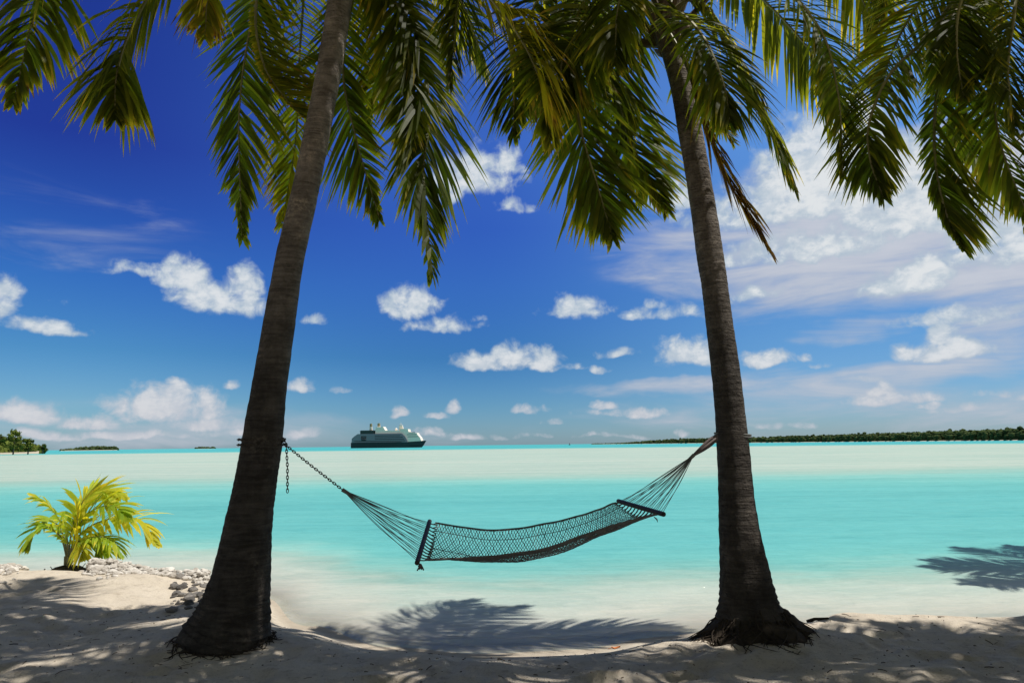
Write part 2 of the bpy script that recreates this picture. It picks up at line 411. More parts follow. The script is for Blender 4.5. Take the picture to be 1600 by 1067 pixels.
# -- left palm of the hammock
def trunk_from_pixels(rows, Yb, Yt):
    pts = []; rad = []; n = len(rows)
    y0, y1 = rows[0][0], rows[-1][0]
    for (py, xa, xb) in rows:
        Y = lerp(Yb, Yt, (y0 - py) / (y0 - y1))
        pts.append(at((xa + xb) / 2, py, Y)); rad.append((at(xb, py, Y) - at(xa, py, Y)).length / 2 * 0.985)
    return pts, rad
rows1 = [(1024, 276, 424), (1000, 284, 421), (980, 296, 420), (950, 313, 420), (900, 333, 421), (820, 352, 424), (760, 366, 430), (690, 379, 440), (600, 395, 448), (500, 413, 461),
         (400, 432, 475), (300, 456, 497), (200, 477, 516), (100, 497, 535), (0, 513, 549), (-100, 529, 562)]
pts, rad = trunk_from_pixels(rows1, 5.92, 6.1)
P1 = tag(empty('palm_tree', pts[0]), 'leaning coconut palm with flared base at the chained end of the hammock', 'palm tree', 'coconut palms on the beach')
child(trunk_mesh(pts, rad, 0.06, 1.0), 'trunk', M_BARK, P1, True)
roots(P1, V((pts[0].x, pts[0].y, 0)), 150, 0.40, 0.56, 0.025, 5, 0.0045)
C1 = pts[-1] + (pts[-1] - pts[-2]).normalized() * 0.15
def fr(pts, **k): return dict(p=pts, **k)
specs1 = [
 fr([(330, -260, 5.6), (110, -110, 5.5), (55, 20, 5.4), (22, 160, 5.3)], leaf=0.62, droop=0.9, tint=0.28, tipc=0.9),
 fr([(400, -190, 5.3), (270, -60, 5.0), (205, 45, 4.9), (182, 120, 4.9), (180, 185, 4.9)], leaf=0.55, droop=0.9, tint=0.30, tipc=0.5),
 fr([(450, -150, 6.5), (399, 10, 6.6), (374, 170, 6.6), (378, 368, 6.6)], hint='cam', leaf=0.66, droop=0.25, tint=0.24, tipc=0.35, lift=-0.1, spread=0.85, sides=(0.75, 1.0)),
 fr([(430, -140, 6.2), (400, 10, 6.3), (410, 95, 6.3), (436, 142, 6.3), (474, 184, 6.3)], hint=V((0.3, -1, 0.1)), face=0.75, leaf=0.52, droop=0.05, tint=0.47, tipc=0.45, lift=0.2, sides=(0.15, 1.0), spread=1.0),
 fr([(490, -120, 6.8), (470, 60, 6.9), (462, 220, 6.9), (440, 352, 6.9)], hint=V((-0.3, -1, 0.2)), face=0.6, leaf=0.55, droop=0.4, tint=0.5, tipc=0.8),
 fr([(560, -60, 6.5), (536, 100, 6.6), (556, 215, 6.6), (593, 342, 6.6)], hint='cam', leaf=0.62, droop=0.25, tint=0.30, tipc=0.45, lift=-0.05, spread=0.9, sides=(1.05, 0.6)),
 fr([(600, -90, 6.3), (655, 50, 6.7), (671, 180, 6.8), (662, 270, 6.8), (675, 428, 6.8)], hint=V((0.75, -0.75, 0.2)), leaf=0.72, droop=0.7, tint=0.14, tipc=0.5, spread=0.9),
 fr([(580, -60, 6.3), (625, 20, 6.5), (640, 120, 6.6), (628, 250, 6.6)], hint=V((0.3, -1, 0.2)), leaf=0.6, droop=0.5, tint=0.33, tipc=0.5),
 fr([(570, -90, 6.6), (590, 10, 6.8), (594, 100, 6.9), (570, 190, 6.9)], hint=V((-0.2, -1, 0.3)), face=0.7, leaf=0.5, droop=0.3, tint=0.56, tipc=0.3),
 fr([(640, -170, 5.7), (712, -60, 5.7), (712, 30, 5.7), (702, 134, 5.7)], hint=V((0.8, -0.6, 0.2)), leaf=0.42, droop=0.6, tint=0.15),
 fr([(650, -140, 5.2), (765, -5, 5.0), (815, 62, 5.0), (845, 130, 5.0), (862, 215, 5.0)], face=0.5, leaf=0.62, droop=0.9, tint=0.48, tipc=0.35),
 fr([(700, -230, 5.8), (830, -90, 6.0), (920, 60, 6.1), (962, 140, 6.1), (985, 235, 6.1)], leaf=0.66, droop=0.9, tint=0.25, tipc=0.4),
 fr([(640, -120, 6.6), (700, -40, 7.0), (740, 50, 7.2), (760, 120, 7.2)], leaf=0.5, droop=0.8, tint=0.3),
 fr([(500, -160, 5.2), (380, -120, 4.9), (330, -30, 4.8), (320, 60, 4.8)], leaf=0.45, droop=0.8, tint=0.55, tipc=0.6),
]
autos1 = [(R(a), R(e), L, R(b)) for a, e, L, b in ((165, 55, 3.4, 80), (215, 35, 3.2, 85), (255, 50, 3.5, 80), (295, 60, 3.4, 85), (235, 62, 3.3, 65), (275, 66, 3.4, 65), (200, 64, 3.2, 65), (186, 50, 3.3, 70), (172, 40, 3.2, 60), (205, 42, 3.3, 60), (150, 62, 3.2, 65), (338, 58, 2.7, 65), (300, 45, 3.0, 55))]
palm(P1, C1, specs1, autos1, 1)

# -- right palm of the hammock
rows2 = [(985, 1112, 1234), (955, 1122, 1218), (900, 1125, 1203), (800, 1124, 1181), (700, 1121, 1170), (600, 1114, 1158), (500, 1103, 1144), (440, 1096, 1136),
         (400, 1089, 1130), (300, 1076, 1114), (200, 1059, 1096), (150, 1051, 1086), (100, 1039, 1073), (45, 1024, 1060)]
pts, rad = trunk_from_pixels(rows2, 6.0, 6.2)
P2 = tag(empty('palm_tree', pts[0]), 'coconut palm on a dark root mound at the rope end of the hammock', 'palm tree', 'coconut palms on the beach')
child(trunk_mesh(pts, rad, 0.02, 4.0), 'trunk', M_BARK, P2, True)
mb = MB(); Bq = V((pts[0].x, pts[0].y, 0))
for i in range(15):
    for k in range(48):
        a = 2 * math.pi * k / 48; u = i / 14; r = lerp(0.2, 0.48 + 0.12 * noise.noise(V((math.cos(a) * 1.7, math.sin(a) * 1.7, 4))), u)
        x = Bq.x + math.cos(a) * r; y = Bq.y + math.sin(a) * r
        h = 0.12 * (1 - u ** 1.6) + 0.07 * noise.noise(V((x * 8, y * 8, 2))) * (1 - u) + 0.035 * noise.noise(V((x * 22, y * 22, 5))) * (1 - u * 0.8)
        mb.vert((x, y, ground(x, y) + h - 0.03 * u * u), 0.3)
for i in range(14):
    for k in range(48): mb.face((i * 48 + k, i * 48 + (k + 1) % 48, i * 48 + 48 + (k + 1) % 48, i * 48 + 48 + k))
child(mb, 'root_mound', M_ROOT, P2, True)
roots(P2, Bq, 420, 0.24, 0.62, 0.12, 8, 0.006)
C2 = pts[-1] + (pts[-1] - pts[-2]).normalized() * 0.12
specs2 = [
 fr([(920, -90, 5.8), (830, 20, 5.7), (805, 110, 5.7), (803, 210, 5.7)], hint=V((-0.6, -0.8, 0.3)), leaf=0.55, droop=0.5, tint=0.15, tipc=0.4),
 fr([(950, -40, 5.8), (892, 60, 5.6), (905, 190, 5.5), (932, 285, 5.5), (957, 370, 5.5)], hint='cam', leaf=0.58, droop=0.3, tint=0.28, tipc=0.5, lift=-0.05, spread=0.85),
 fr([(995, 5, 6.4), (966, 110, 6.4), (990, 228, 6.4), (1042, 328, 6.4)], hint='cam', leaf=0.6, droop=0.35, tint=0.36, tipc=0.4, spread=0.85),
 fr([(960, -20, 6.8), (880, 40, 7.0), (850, 110, 7.0), (858, 200, 7.0)], leaf=0.6, droop=0.8, tint=0.2),
 fr([(980, -40, 5.6), (930, 20, 5.2), (880, 90, 5.1), (880, 170, 5.1)], hint=V((0.2, -1, 0.4)), leaf=0.55, droop=0.6, tint=0.25),
 fr([(1060, 60, 6.7), (1088, 130, 6.8), (1145, 222, 6.8)], hint=V((0.4, -1, 0.3)), face=0.7, leaf=0.45, droop=0.3, tint=0.60, tipc=0.3),
 fr([(1072, 100, 5.9), (1102, 195, 5.8), (1142, 290, 5.8), (1206, 398, 5.8)], hint=V((0.8, -0.5, 0.5)), leaf=0.42, droop=0.4, tint=1.0, tipc=0.0, spread=0.30, dens=0.7, dead=True, start=0.25),
 fr([(1090, 0, 5.8), (1145, 90, 5.7), (1198, 195, 5.6), (1242, 298, 5.6)], hint=V((0.75, -0.45, 0.5)), leaf=0.50, droop=0.85, tint=0.26, tipc=0.5),
 fr([(1110, -60, 6.7), (1205, 12, 7.0), (1290, 112, 7.1), (1346, 218, 7.1)], n=100, leaf=0.66, droop=1.0, tint=0.30, tipc=0.4),
 fr([(1150, -70, 5.4), (1270, 30, 5.2), (1308, 140, 5.1), (1317, 275, 5.1)], hint=V((0.25, -0.9, 0.3)), leaf=0.36, droop=0.5, tint=0.33),
 fr([(1150, -150, 6.6), (1270, -110, 6.8), (1345, -5, 6.9), (1372, 72, 6.9)], leaf=0.6, droop=0.8, tint=0.36),
 fr([(1060, 20, 5.5), (1100, 60, 5.1), (1130, 130, 5.0), (1140, 190, 5.0)], hint=V((0.3, -1, 0.2)), leaf=0.5, droop=0.6, tint=0.25),
 fr([(1010, -60, 5.3), (985, -60, 4.9), (965, 20, 4.7), (960, 100, 4.7)], leaf=0.5, droop=0.7, tint=0.2),
]
autos2 = [(R(a), R(e), L, R(b)) for a, e, L, b in ((20, 60, 3.3, 75), (150, 52, 3.5, 80), (225, 50, 3.4, 80), (35, 60, 3.3, 80))]
palm(P2, C2, specs2, autos2, 2)

# -- the palm whose crown hangs in from the right, trunk just outside the frame
B3 = V((5.9, 5.6, 0)); C3 = at(1575, -95, 5.6)
pts = [B3 + DOWN * 0.1, B3 + V((-0.25, 0, 1.2)), B3.lerp(C3, 0.45) + V((0.12, 0, 0)), B3.lerp(C3, 0.75), C3]
P3 = tag(empty('palm_tree', pts[0]), 'coconut palm at the right edge, only its dense dark hanging fronds in view', 'palm tree', 'coconut palms on the beach')
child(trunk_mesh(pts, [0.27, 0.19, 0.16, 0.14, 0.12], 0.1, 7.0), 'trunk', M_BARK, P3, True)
specs3 = [
 fr([(1500, -60, 5.7), (1440, 0, 5.9), (1395, 80, 6.0), (1375, 150, 6.0)], hint=V((-0.3, -1, 0.3)), face=0.7, leaf=0.5, droop=0.5, tint=0.50),
 fr([(1520, -40, 5.3), (1452, 55, 5.1), (1392, 115, 5.0), (1359, 190, 5.0), (1360, 250, 5.0), (1380, 308, 5.0)], hint=V((-0.6, -0.6, 0.6)), leaf=0.42, droop=0.7, tint=0.2),
 fr([(1510, -40, 5.5), (1470, 110, 5.3), (1460, 230, 5.2), (1476, 325, 5.2), (1505, 388, 5.2)], hint=V((-0.5, -0.9, 0.2)), leaf=0.46, spread=0.75, droop=0.45, tint=0.22, sides=(0.35, 1.0)),
 fr([(1570, -20, 5.5), (1552, 100, 5.3), (1562, 220, 5.2), (1612, 352, 5.2)], hint='cam', face=0.45, leaf=0.55, droop=0.3, tint=0.33, tipc=0.5),
 fr([(1540, -20, 6.0), (1510, 80, 6.2), (1510, 180, 6.2), (1535, 280, 6.2)], hint=V((0.2, -1, 0.2)), leaf=0.58, droop=0.4, tint=0.3),
 fr([(1530, -60, 5.2), (1500, 10, 4.9), (1495, 80, 4.9), (1505, 150, 4.9)], hint=V((-0.2, -1, 0.2)), leaf=0.40, droop=0.5, tint=0.16),
 fr([(1590, -60, 5.2), (1585, 20, 5.0), (1575, 110, 4.9), (1585, 200, 4.9)], hint=V((0.2, -1, 0.2)), leaf=0.40, droop=0.5, tint=0.2),
 fr([(1520, -130, 6.0), (1440, -110, 6.2), (1390, -40, 6.3), (1375, 40, 6.3)], leaf=0.5, droop=0.8, tint=0.35),
 fr([(1640, -60, 5.4), (1690, 20, 5.2), (1680, 150, 5.1), (1650, 280, 5.1)], hint='cam', leaf=0.55, droop=0.4, tint=0.3),
]
autos3 = [(R(a), R(e), L, R(b)) for a, e, L, b in ((100, 40, 3.3, 80), (150, 52, 3.5, 80), (190, 50, 3.4, 80), (235, 50, 3.4, 80), (120, 15, 3.2, 60))]
palm(P3, C3, specs3, autos3, 3)

# -- palms of the same grove behind and beside the camera: they throw the shade on the sand
GROVE = [((4.0, 2.0), (3.5, 1.8, 6.6), 'coconut palm in the grove behind the camera'),
         ((8.6, 3.0), (7.4, 3.4, 6.8), 'coconut palm standing beyond the right edge of the view'),
         ((-4.2, 2.0), (-2.2, 2.5, 7.2), 'coconut palm in the grove at the near left'),
         ((0.8, -1.5), (0.4, 0.6, 6.2), 'coconut palm directly behind the camera'),
         ((5.6, 0.4), (5.0, 1.2, 5.9), 'coconut palm behind and right of the camera'),
         ((-2.6, -2.4), (-3.0, -1.6, 5.2), 'coconut palm behind and left of the camera'),
         ((3.0, -3.4), (2.6, -2.8, 4.6), 'shorter coconut palm well behind the camera'),
         ((13.2, 8.4), (12.0, 9.4, 6.5), 'coconut palm leaning over the water beyond the right edge'),
         ((-1.8, -0.6), (-0.7, 3.5, 7.4), 'tall coconut palm leaning forward over the camera')]
for g, ((bx, by), c, lab) in enumerate(GROVE):
    rg = random.Random(40 + g); C = V(c); B = V((bx, by, ground(bx, by) - 0.1))
    root = tag(empty('palm_tree', B), lab, 'palm tree', 'coconut palms on the beach')
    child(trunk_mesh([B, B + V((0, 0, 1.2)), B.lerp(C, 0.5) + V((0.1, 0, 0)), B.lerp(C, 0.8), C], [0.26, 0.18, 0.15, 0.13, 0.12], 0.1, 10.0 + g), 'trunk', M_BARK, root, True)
    au = [(R(i * 360 / 15 + rg.uniform(-8, 8)), R(rg.uniform(15, 65)), rg.uniform(3.1, 3.6), R(rg.uniform(75, 100))) for i in range(15)]
    palm(root, C, [], au, 10 + g)

# ------------------------------------------------------------------ young palm on the spit
YB = on(105, 884, 0.0); YB.z = ground(YB.x, YB.y)
YP = tag(empty('young_palm', YB), 'small bright yellow-green young palm sprouting from a husk on the sand spit', 'young palm')
yd = YB.y
mb = MB(); rg = random.Random(3)
for i in range(13):
    for k in range(18):
        a = 2 * math.pi * k / 18; u = i / 12
        r = 0.26 * math.sqrt(max(0.0, 1 - (u * 1.02 - 0.1) ** 2)) * (1 + 0.22 * noise.noise(V((math.cos(a) * 2, math.sin(a) * 2, u * 3)))) * (0.55 if i == 12 else 1)
        mb.vert((YB.x + r * 1.1 * math.cos(a), YB.y + r * math.sin(a), YB.z - 0.05 + u * 0.31))
for i in range(12):
    for k in range(18): mb.face((i * 18 + k, i * 18 + (k + 1) % 18, (i + 1) * 18 + (k + 1) % 18, (i + 1) * 18 + k))
mb.face([12 * 18 + k for k in range(18)])
for k in range(60):
    a = rg.uniform(0, 6.28); p = YB + V((math.cos(a) * 0.2, math.sin(a) * 0.2, rg.uniform(0.05, 0.2)))
    mb.tube([p, p + V((math.cos(a) * 0.07, math.sin(a) * 0.07, rg.uniform(-0.08, 0.1)))], 0.006, 4)
child(mb, 'husk', M_ROOT, YP, True)
top = YB + UP * 0.2
mb = MB()
for k in range(9):
    a = rg.uniform(0, 6.28); mb.tube([top + V((math.cos(a) * 0.03, math.sin(a) * 0.03, -0.12)), top + V((math.cos(a) * 0.05, math.sin(a) * 0.05, 0.18))], 0.022, 6)
child(mb, 'stem', M_RACHIS, YP)
for k, (pp, hint, leaf, dr, ti) in enumerate([
    ([(103, 835, yd), (78, 792, yd - .1), (48, 772, yd - .2)], UP, 0.30, 0.9, 0.45),
    ([(118, 830, yd), (128, 785, yd), (160, 765, yd + .1), (195, 778, yd + .1)], V((-0.6, -0.5, 0.7)), 0.42, 0.3, 0.62),
    ([(120, 830, yd), (140, 800, yd), (175, 790, yd - .2), (205, 812, yd - .3)], V((-0.3, -0.6, 0.7)), 0.42, 0.6, 0.45),
    ([(125, 835, yd), (165, 812, yd), (215, 812, yd), (247, 850, yd)], V((0.1, -0.5, 0.8)), 0.44, 0.8, 0.62),
    ([(120, 850, yd), (150, 838, yd - .2), (175, 845, yd - .3), (190, 868, yd - .35)], UP, 0.34, 0.9, 0.35),
    ([(95, 840, yd), (72, 822, yd - .2), (52, 835, yd - .3), (42, 858, yd - .3)], UP, 0.34, 0.9, 0.30),
    ([(112, 830, yd + .1), (125, 790, yd + .3), (150, 772, yd + .5), (178, 790, yd + .6)], V((0, -0.8, 0.5)), 0.42, 0.5, 0.55),
    ([(115, 855, yd - .1), (122, 845, yd - .2), (128, 855, yd - .3), (130, 872, yd - .35)], V((0, -1, 0.4)), 0.30, 0.6, 0.65),
    ([(125, 850, yd), (150, 845, yd + .1), (158, 858, yd + .1), (152, 880, yd + .1)], V((0, -1, 0.4)), 0.28, 0.6, 0.3),
    ([(100, 840, yd + .2), (85, 815, yd + .4), (70, 812, yd + .5), (60, 830, yd + .5)], UP, 0.30, 0.7, 0.4)]):
    child(frond_mesh([top + V((0, 0, 0.1))] + [at(*q) for q in pp], hint, leaf=leaf * 0.82, n=28, droop=dr * 0.75, tint=ti + 0.10, tipc=0.3, seed=900 + k, rr=0.011, wide=0.090, spread=0.8, start=0.22), 'frond', [M_YOUNG, M_RACHIS], YP)

# ------------------------------------------------------------------ coral rubble on the spit, dark stones by the trunk, litter
def stone(mb, p, r, rg, t):
    sq = (rg.uniform(0.7, 1.3), rg.uniform(0.7, 1.3), rg.uniform(0.45, 0.85)); a = rg.uniform(0, 6.28); o = rg.uniform(0, 99)
    b = len(mb.v)
    for q in ICO[0]:
        n = 1 + 0.35 * noise.noise(q * 1.3 + V((o, 0, 0)))
        x, y, z = q.x * sq[0] * r * n, q.y * sq[1] * r * n, q.z * sq[2] * r * n
        mb.vert((p.x + x * math.cos(a) - y * math.sin(a), p.y + x * math.sin(a) + y * math.cos(a), p.z + z), t)
    for f in ICO[1]: mb.face([b + i for i in f])
def ico(sub):
    bm = bmesh.new(); bmesh.ops.create_icosphere(bm, subdivisions=sub, radius=1); bm.verts.ensure_lookup_table()
    r = ([v.co.copy() for v in bm.verts], [[v.index for v in f.verts] for f in bm.faces]); bm.free(); return r
ICO = ico(2); ICO1 = ico(1)
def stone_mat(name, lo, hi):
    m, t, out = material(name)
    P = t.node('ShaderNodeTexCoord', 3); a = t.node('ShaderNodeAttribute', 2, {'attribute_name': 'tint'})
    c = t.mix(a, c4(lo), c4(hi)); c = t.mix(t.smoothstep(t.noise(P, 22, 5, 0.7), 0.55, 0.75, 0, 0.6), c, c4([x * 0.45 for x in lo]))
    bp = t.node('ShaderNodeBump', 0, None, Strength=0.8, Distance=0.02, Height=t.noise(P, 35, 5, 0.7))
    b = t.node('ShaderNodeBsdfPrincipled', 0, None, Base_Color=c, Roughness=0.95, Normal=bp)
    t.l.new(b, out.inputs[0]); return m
mb = MB(); rg = random.Random(11)
for k in range(4200):
    px = rg.uniform(-120, 345)
    w = 1.0 if px > 165 else (0.6 if px < 75 else 0.18)
    if rg.random() > w: continue
    y = rg.gauss(9.45, 0.27) - 0.0012 * (330 - px); x = (px - 800) / F * y * 1.01
    if abs(px - 108) < 46 and y < 9.32: continue
    r = rg.choice((0.015, 0.02, 0.025, 0.03, 0.045)) * rg.uniform(0.8, 1.3)
    pile = 0.20 * math.exp(-((y - 9.4) / 0.35) ** 2) * (w ** 1.5) * rg.random()
    stone(mb, V((x, y, ground(x, y) + r * 0.2 + pile)), r, rg, rg.random())
tag(mb.build('coral_rubble', stone_mat('coral_stone', (0.42, 0.38, 0.33), (0.72, 0.68, 0.62)), None, False), 'white broken coral rubble heaped along the sunlit edge of the spit', 'coral rubble', kind='stuff')
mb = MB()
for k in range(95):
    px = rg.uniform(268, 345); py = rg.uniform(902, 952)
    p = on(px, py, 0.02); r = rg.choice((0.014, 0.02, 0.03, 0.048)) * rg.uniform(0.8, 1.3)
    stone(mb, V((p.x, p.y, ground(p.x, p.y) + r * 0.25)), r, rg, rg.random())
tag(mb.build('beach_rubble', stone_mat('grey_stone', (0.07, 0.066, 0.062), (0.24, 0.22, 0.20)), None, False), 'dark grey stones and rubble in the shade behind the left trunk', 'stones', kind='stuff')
mb = MB()
for k in range(800):
    x = rg.uniform(-5, 6); y = rg.uniform(4.3, 7.0)
    if ground(x, y) < -0.17: continue
    a = rg.uniform(0, 6.28); L = rg.choice((0.008, 0.012, 0.015, 0.02, 0.03, 0.06)); d = V((math.cos(a), math.sin(a), 0)) * L
    p = V((x, y, ground(x, y) + 0.003)); q = p + d; q.z = ground(q.x, q.y) + 0.004
    mb.tube([p, p.lerp(q, 0.5) + UP * 0.003, q], rg.uniform(0.0015, 0.0035), 4, 0, rg.random())
tag(mb.build('twig_litter', stone_mat('twig', (0.05, 0.035, 0.025), (0.16, 0.12, 0.08)), None, False), 'small dark twigs and leaf bits strewn over the shaded sand', 'litter', kind='stuff')
# one fallen orange leaf
p = on(962, 1001, -0.12); p.z = ground(p.x, p.y) + 0.012
mb = MB()
for i in range(7):
    u = i / 6; w = 0.02 * math.sin(math.pi * (0.08 + 0.9 * u))
    for sg in (-1, 0, 1): mb.vert((p.x + (u - 0.5) * 0.08, p.y + sg * w, p.z + 0.03 * abs(u - 0.4) + 0.012 * abs(sg) + 0.004), u)
for i in range(6):
    for k in (0, 1): mb.face((i * 3 + k, i * 3 + k + 1, i * 3 + 3 + k + 1, i * 3 + 3 + k))
mb.tube([V((p.x - 0.04, p.y, p.z + 0.012)), V((p.x - 0.07, p.y + 0.01, p.z + 0.008))], 0.0025, 4)
tag(mb.build('fallen_leaf', plain('orange_leaf', (0.55, 0.17, 0.04), 0.6, scale=20), None, True), 'single orange fallen leaf on the sunlit strip of sand', 'leaf')
# driftwood stick on the bank
p = on(1262, 978, -0.05); q = on(1296, 983, -0.05)
mb = MB(); a = V((p.x, p.y, ground(p.x, p.y) + 0.014)); b = V((q.x, q.y, ground(q.x, q.y) + 0.010))
mb.tube([a, a.lerp(b, 0.35) + UP * 0.012, a.lerp(b, 0.7) + V((0, 0.02, 0.0)), b], lambda u: 0.017 - 0.009 * u, 8)
mb.tube([a.lerp(b, 0.5), a.lerp(b, 0.6) + V((0.02, -0.06, 0.03))], lambda u: 0.009 - 0.005 * u, 6)
tag(mb.build('driftwood', M_ROOT, None, True), 'short dark piece of driftwood on the bank beside the root mound', 'driftwood')

# ------------------------------------------------------------------ chain and hammock
def chain_links(mb, path, pitch=0.027):
    L = [0.0]
    for a, b in zip(path, path[1:]): L.append(L[-1] + (b - a).length)
    n = max(2, int(L[-1] / pitch)); j = 0
    for i in range(n):
        s = (i + 0.5) * L[-1] / n
        while L[j + 1] < s: j += 1
        p = path[j].lerp(path[j + 1], (s - L[j]) / (L[j + 1] - L[j])); T = (path[j + 1] - path[j]).normalized()
        A = T.cross(V((0.2, -0.97, 0.1)))
        A = A.normalized() if A.length > 0.2 else T.cross(UP).normalized()
        if i % 2: A = T.cross(A).normalized()
        ring = [p + T * (math.cos(q * math.pi / 6) * pitch * 0.74) + A * (math.sin(q * math.pi / 6) * 0.0088) for q in range(12)]
        mb.tube(ring + [ring[0]], 0.0036, 5, cap=False)
HY = 5.98
hook = at(441, 688, HY); ringp = at(535, 765, HY - 0.25)
tc = at(409, 687, 6.0); tr = 0.181
mb = MB()
wrap = [tc + V((math.cos(a) * (tr + 0.012), math.sin(a) * (tr + 0.012), 0.004 * math.sin(2 * a))) for a in [i * 2 * math.pi / 40 for i in range(41)]]
for dz in (0.0, -0.045): chain_links(mb, [w + UP * dz for w in wrap])
run = [hook + V((-0.02, 0, 0)), hook.lerp(ringp, 0.5) + DOWN * 0.012, ringp]
chain_links(mb, spline(run, 20)); chain_links(mb, [hook + V((0, 0.02, 0.01)), at(447, 692, HY), at(449, 730, HY), at(449, 769, HY)])
mb.tube([hook + V((-0.05, 0, 0.01)), hook + V((0.01, 0, 0.005))], 0.022, 8)
tag(mb.build('chain', M_CHAIN, None, True), 'rusty chain wrapped round the left trunk with its loose end hanging', 'chain')

nearL, farL = at(652, 878, 5.20), at(671, 815, 5.95)
nearR, farR = at(1036, 803, 5.35), at(967, 783, 6.05)
HM = tag(empty('hammock', ringp.lerp(at(1083, 712, 5.85), 0.5) + DOWN * 0.3), 'dark rope net hammock with spreader bars slung between the two palm trunks', 'hammock')
def bar(a, b):
    mb = MB(); d = (b - a).normalized() * 0.02
    mb.tube([a - d, a - d * 0.6, a, b, b + d * 0.6, b + d], lambda u: 0.019 if 0.05 < u < 0.95 else 0.013, 10)
    child(mb, 'spreader_bar', M_BAR, HM, True)
bar(nearL, farL); bar(nearR, farR)
apexR = at(1084, 711, 5.9); tieR = at(1120, 683, 6.0)
def clew(apex, a, b, n=24):
    mb = MB()
    for i in range(n):
        e = a.lerp(b, 0.02 + 0.96 * i / (n - 1)); m = apex.lerp(e, 0.5) + DOWN * (0.012 + 0.02 * math.sin(i * 1.7))
        mb.tube(spline([apex, m, e], 9), 0.0023, 5)
    mb.tube([apex, apex.lerp(a.lerp(b, 0.5), 0.10)], lambda u: 0.017 - 0.003 * u, 8)
    child(mb, 'suspension_cords', M_ROPE, HM)
clew(ringp, nearL, farL); clew(apexR, nearR, farR)
mb = MB()                        # the twisted loop round the right trunk
for k in range(4):
    o = V((0, 0.012 * math.cos(k * 1.57), 0.012 * math.sin(k * 1.57)))
    mb.tube(spline([apexR, apexR.lerp(tieR, 0.4) + o * 1.6, apexR.lerp(tieR, 0.75) + o * 2.2, tieR + o], 10), 0.0115, 6)
child(mb, 'hanging_loop', M_CREAMROPE, HM)
rc = at(1145, 682, 6.1); mb = MB()
loop = [rc + V((math.cos(a) * 0.152, math.sin(a) * 0.152, -0.012 * math.cos(a))) for a in [i * 2 * math.pi / 30 for i in range(31)]]
for dz in (0, 0.02): mb.tube([q + UP * dz for q in loop], 0.009, 6, cap=False)
child(mb, 'trunk_loop', M_ROPE, HM)
near = [nearL + V((0.06, 0, 0.015)), at(760, 869, 5.15), at(850, 857, 5.15), at(945, 824, 5.22), nearR + V((-0.05, 0, 0))]
far = [farL + V((0.05, 0, -0.005)), at(765, 827, 5.95), at(850, 818, 5.97), at(920, 800, 6.0), farR + V((-0.03, 0, -0.01))]
NU = 60
nearS, farS = spline(near, NU), spline(far, NU)
def bed(u, v):                   # u along, v across, sagging between the edge ropes
    q = u * (NU - 1); k = min(NU - 2, int(q)); a = nearS[k].lerp(nearS[k + 1], q - k); b = farS[k].lerp(farS[k + 1], q - k)
    sag = 0.06 + 0.085 * math.sin(math.pi * u) ** 0.8
    p = a.lerp(b, v) + DOWN * (sag * 4 * v * (1 - v) * (1.1 - 0.25 * v))
    return p + UP * (0.008 * noise.noise(V((u * 9, v * 5, 2))))
mb = MB(); rows_, cols = 22, 76
rg = random.Random(5)
for k in range(-cols, cols + 1):            # two families of diagonal cords make the diamonds
    for sg in (1, -1):
        pp = []
        for i in range(rows_ * 2 + 1):
            v = i / (rows_ * 2); u = (k + (v if sg > 0 else 1 - v) * rows_ * 0.55) / cols * 1.0
            u += 0.004 * noise.noise(V((u * 40, v * 20, sg)))
            if -0.001 <= u <= 1.001: pp.append(bed(max(0, min(1, u)), v))
        if len(pp) > 1: mb.tube(pp, 0.0029 + 0.0008 * math.sin(k * 2.3), 4, cap=False)
for v in (0.0, 0.03, 0.06, 0.09, 0.12, 0.16, 0.5, 0.86, 1.0):
    mb.tube([bed(i / 59, v) for i in range(60)], 0.0026, 4)
for v0, dv in ((0.0, 0.003), (0.02, 0.006), (0.045, 0.006), (0.99, 0.003)):
    mb.tube([bed(i / 59, max(0, min(1, v0 + dv * math.sin(i * 1.9)))) for i in range(60)], 0.0075, 6)
child(mb, 'net', M_ROPE, HM)
for (A, B, u, s) in ((nearL, farL, 0.0, 1), (nearR, farR, 1.0, -1)):     # loops lacing the net to the bars
    mb = MB()
    for i in range(13):
        v = 0.04 + 0.92 * i / 12; e = A.lerp(B, v); t_ = bed(u + s * 0.012, v)
        mb.tube([e, e.lerp(t_, 0.5) + V((0, 0.008, -0.004)), t_], 0.005, 5)
        mb.tube([e, e.lerp(t_, 0.5) + V((0, -0.02, 0.0)), bed(u + s * 0.012, min(1, v + 0.05))], 0.004, 5)
    child(mb, 'lacing', M_CREAMROPE, HM)
for k0, n in ((nearL + V((0.018, 0.0, -0.012)), 8), (nearR + V((-0.07, 0, -0.02)), 4)):
    mb = MB()
    for k in range(n):
        d = V((rg.uniform(-0.02, 0.03), rg.uniform(-0.02, 0.02), -rg.uniform(0.015, 0.05)))
        mb.tube([k0, k0 + d * 0.5 + V((0.005, 0, 0)), k0 + d], 0.0055 if n > 5 else 0.003, 5)
    child(mb, 'knotted_end', M_CREAMROPE, HM)

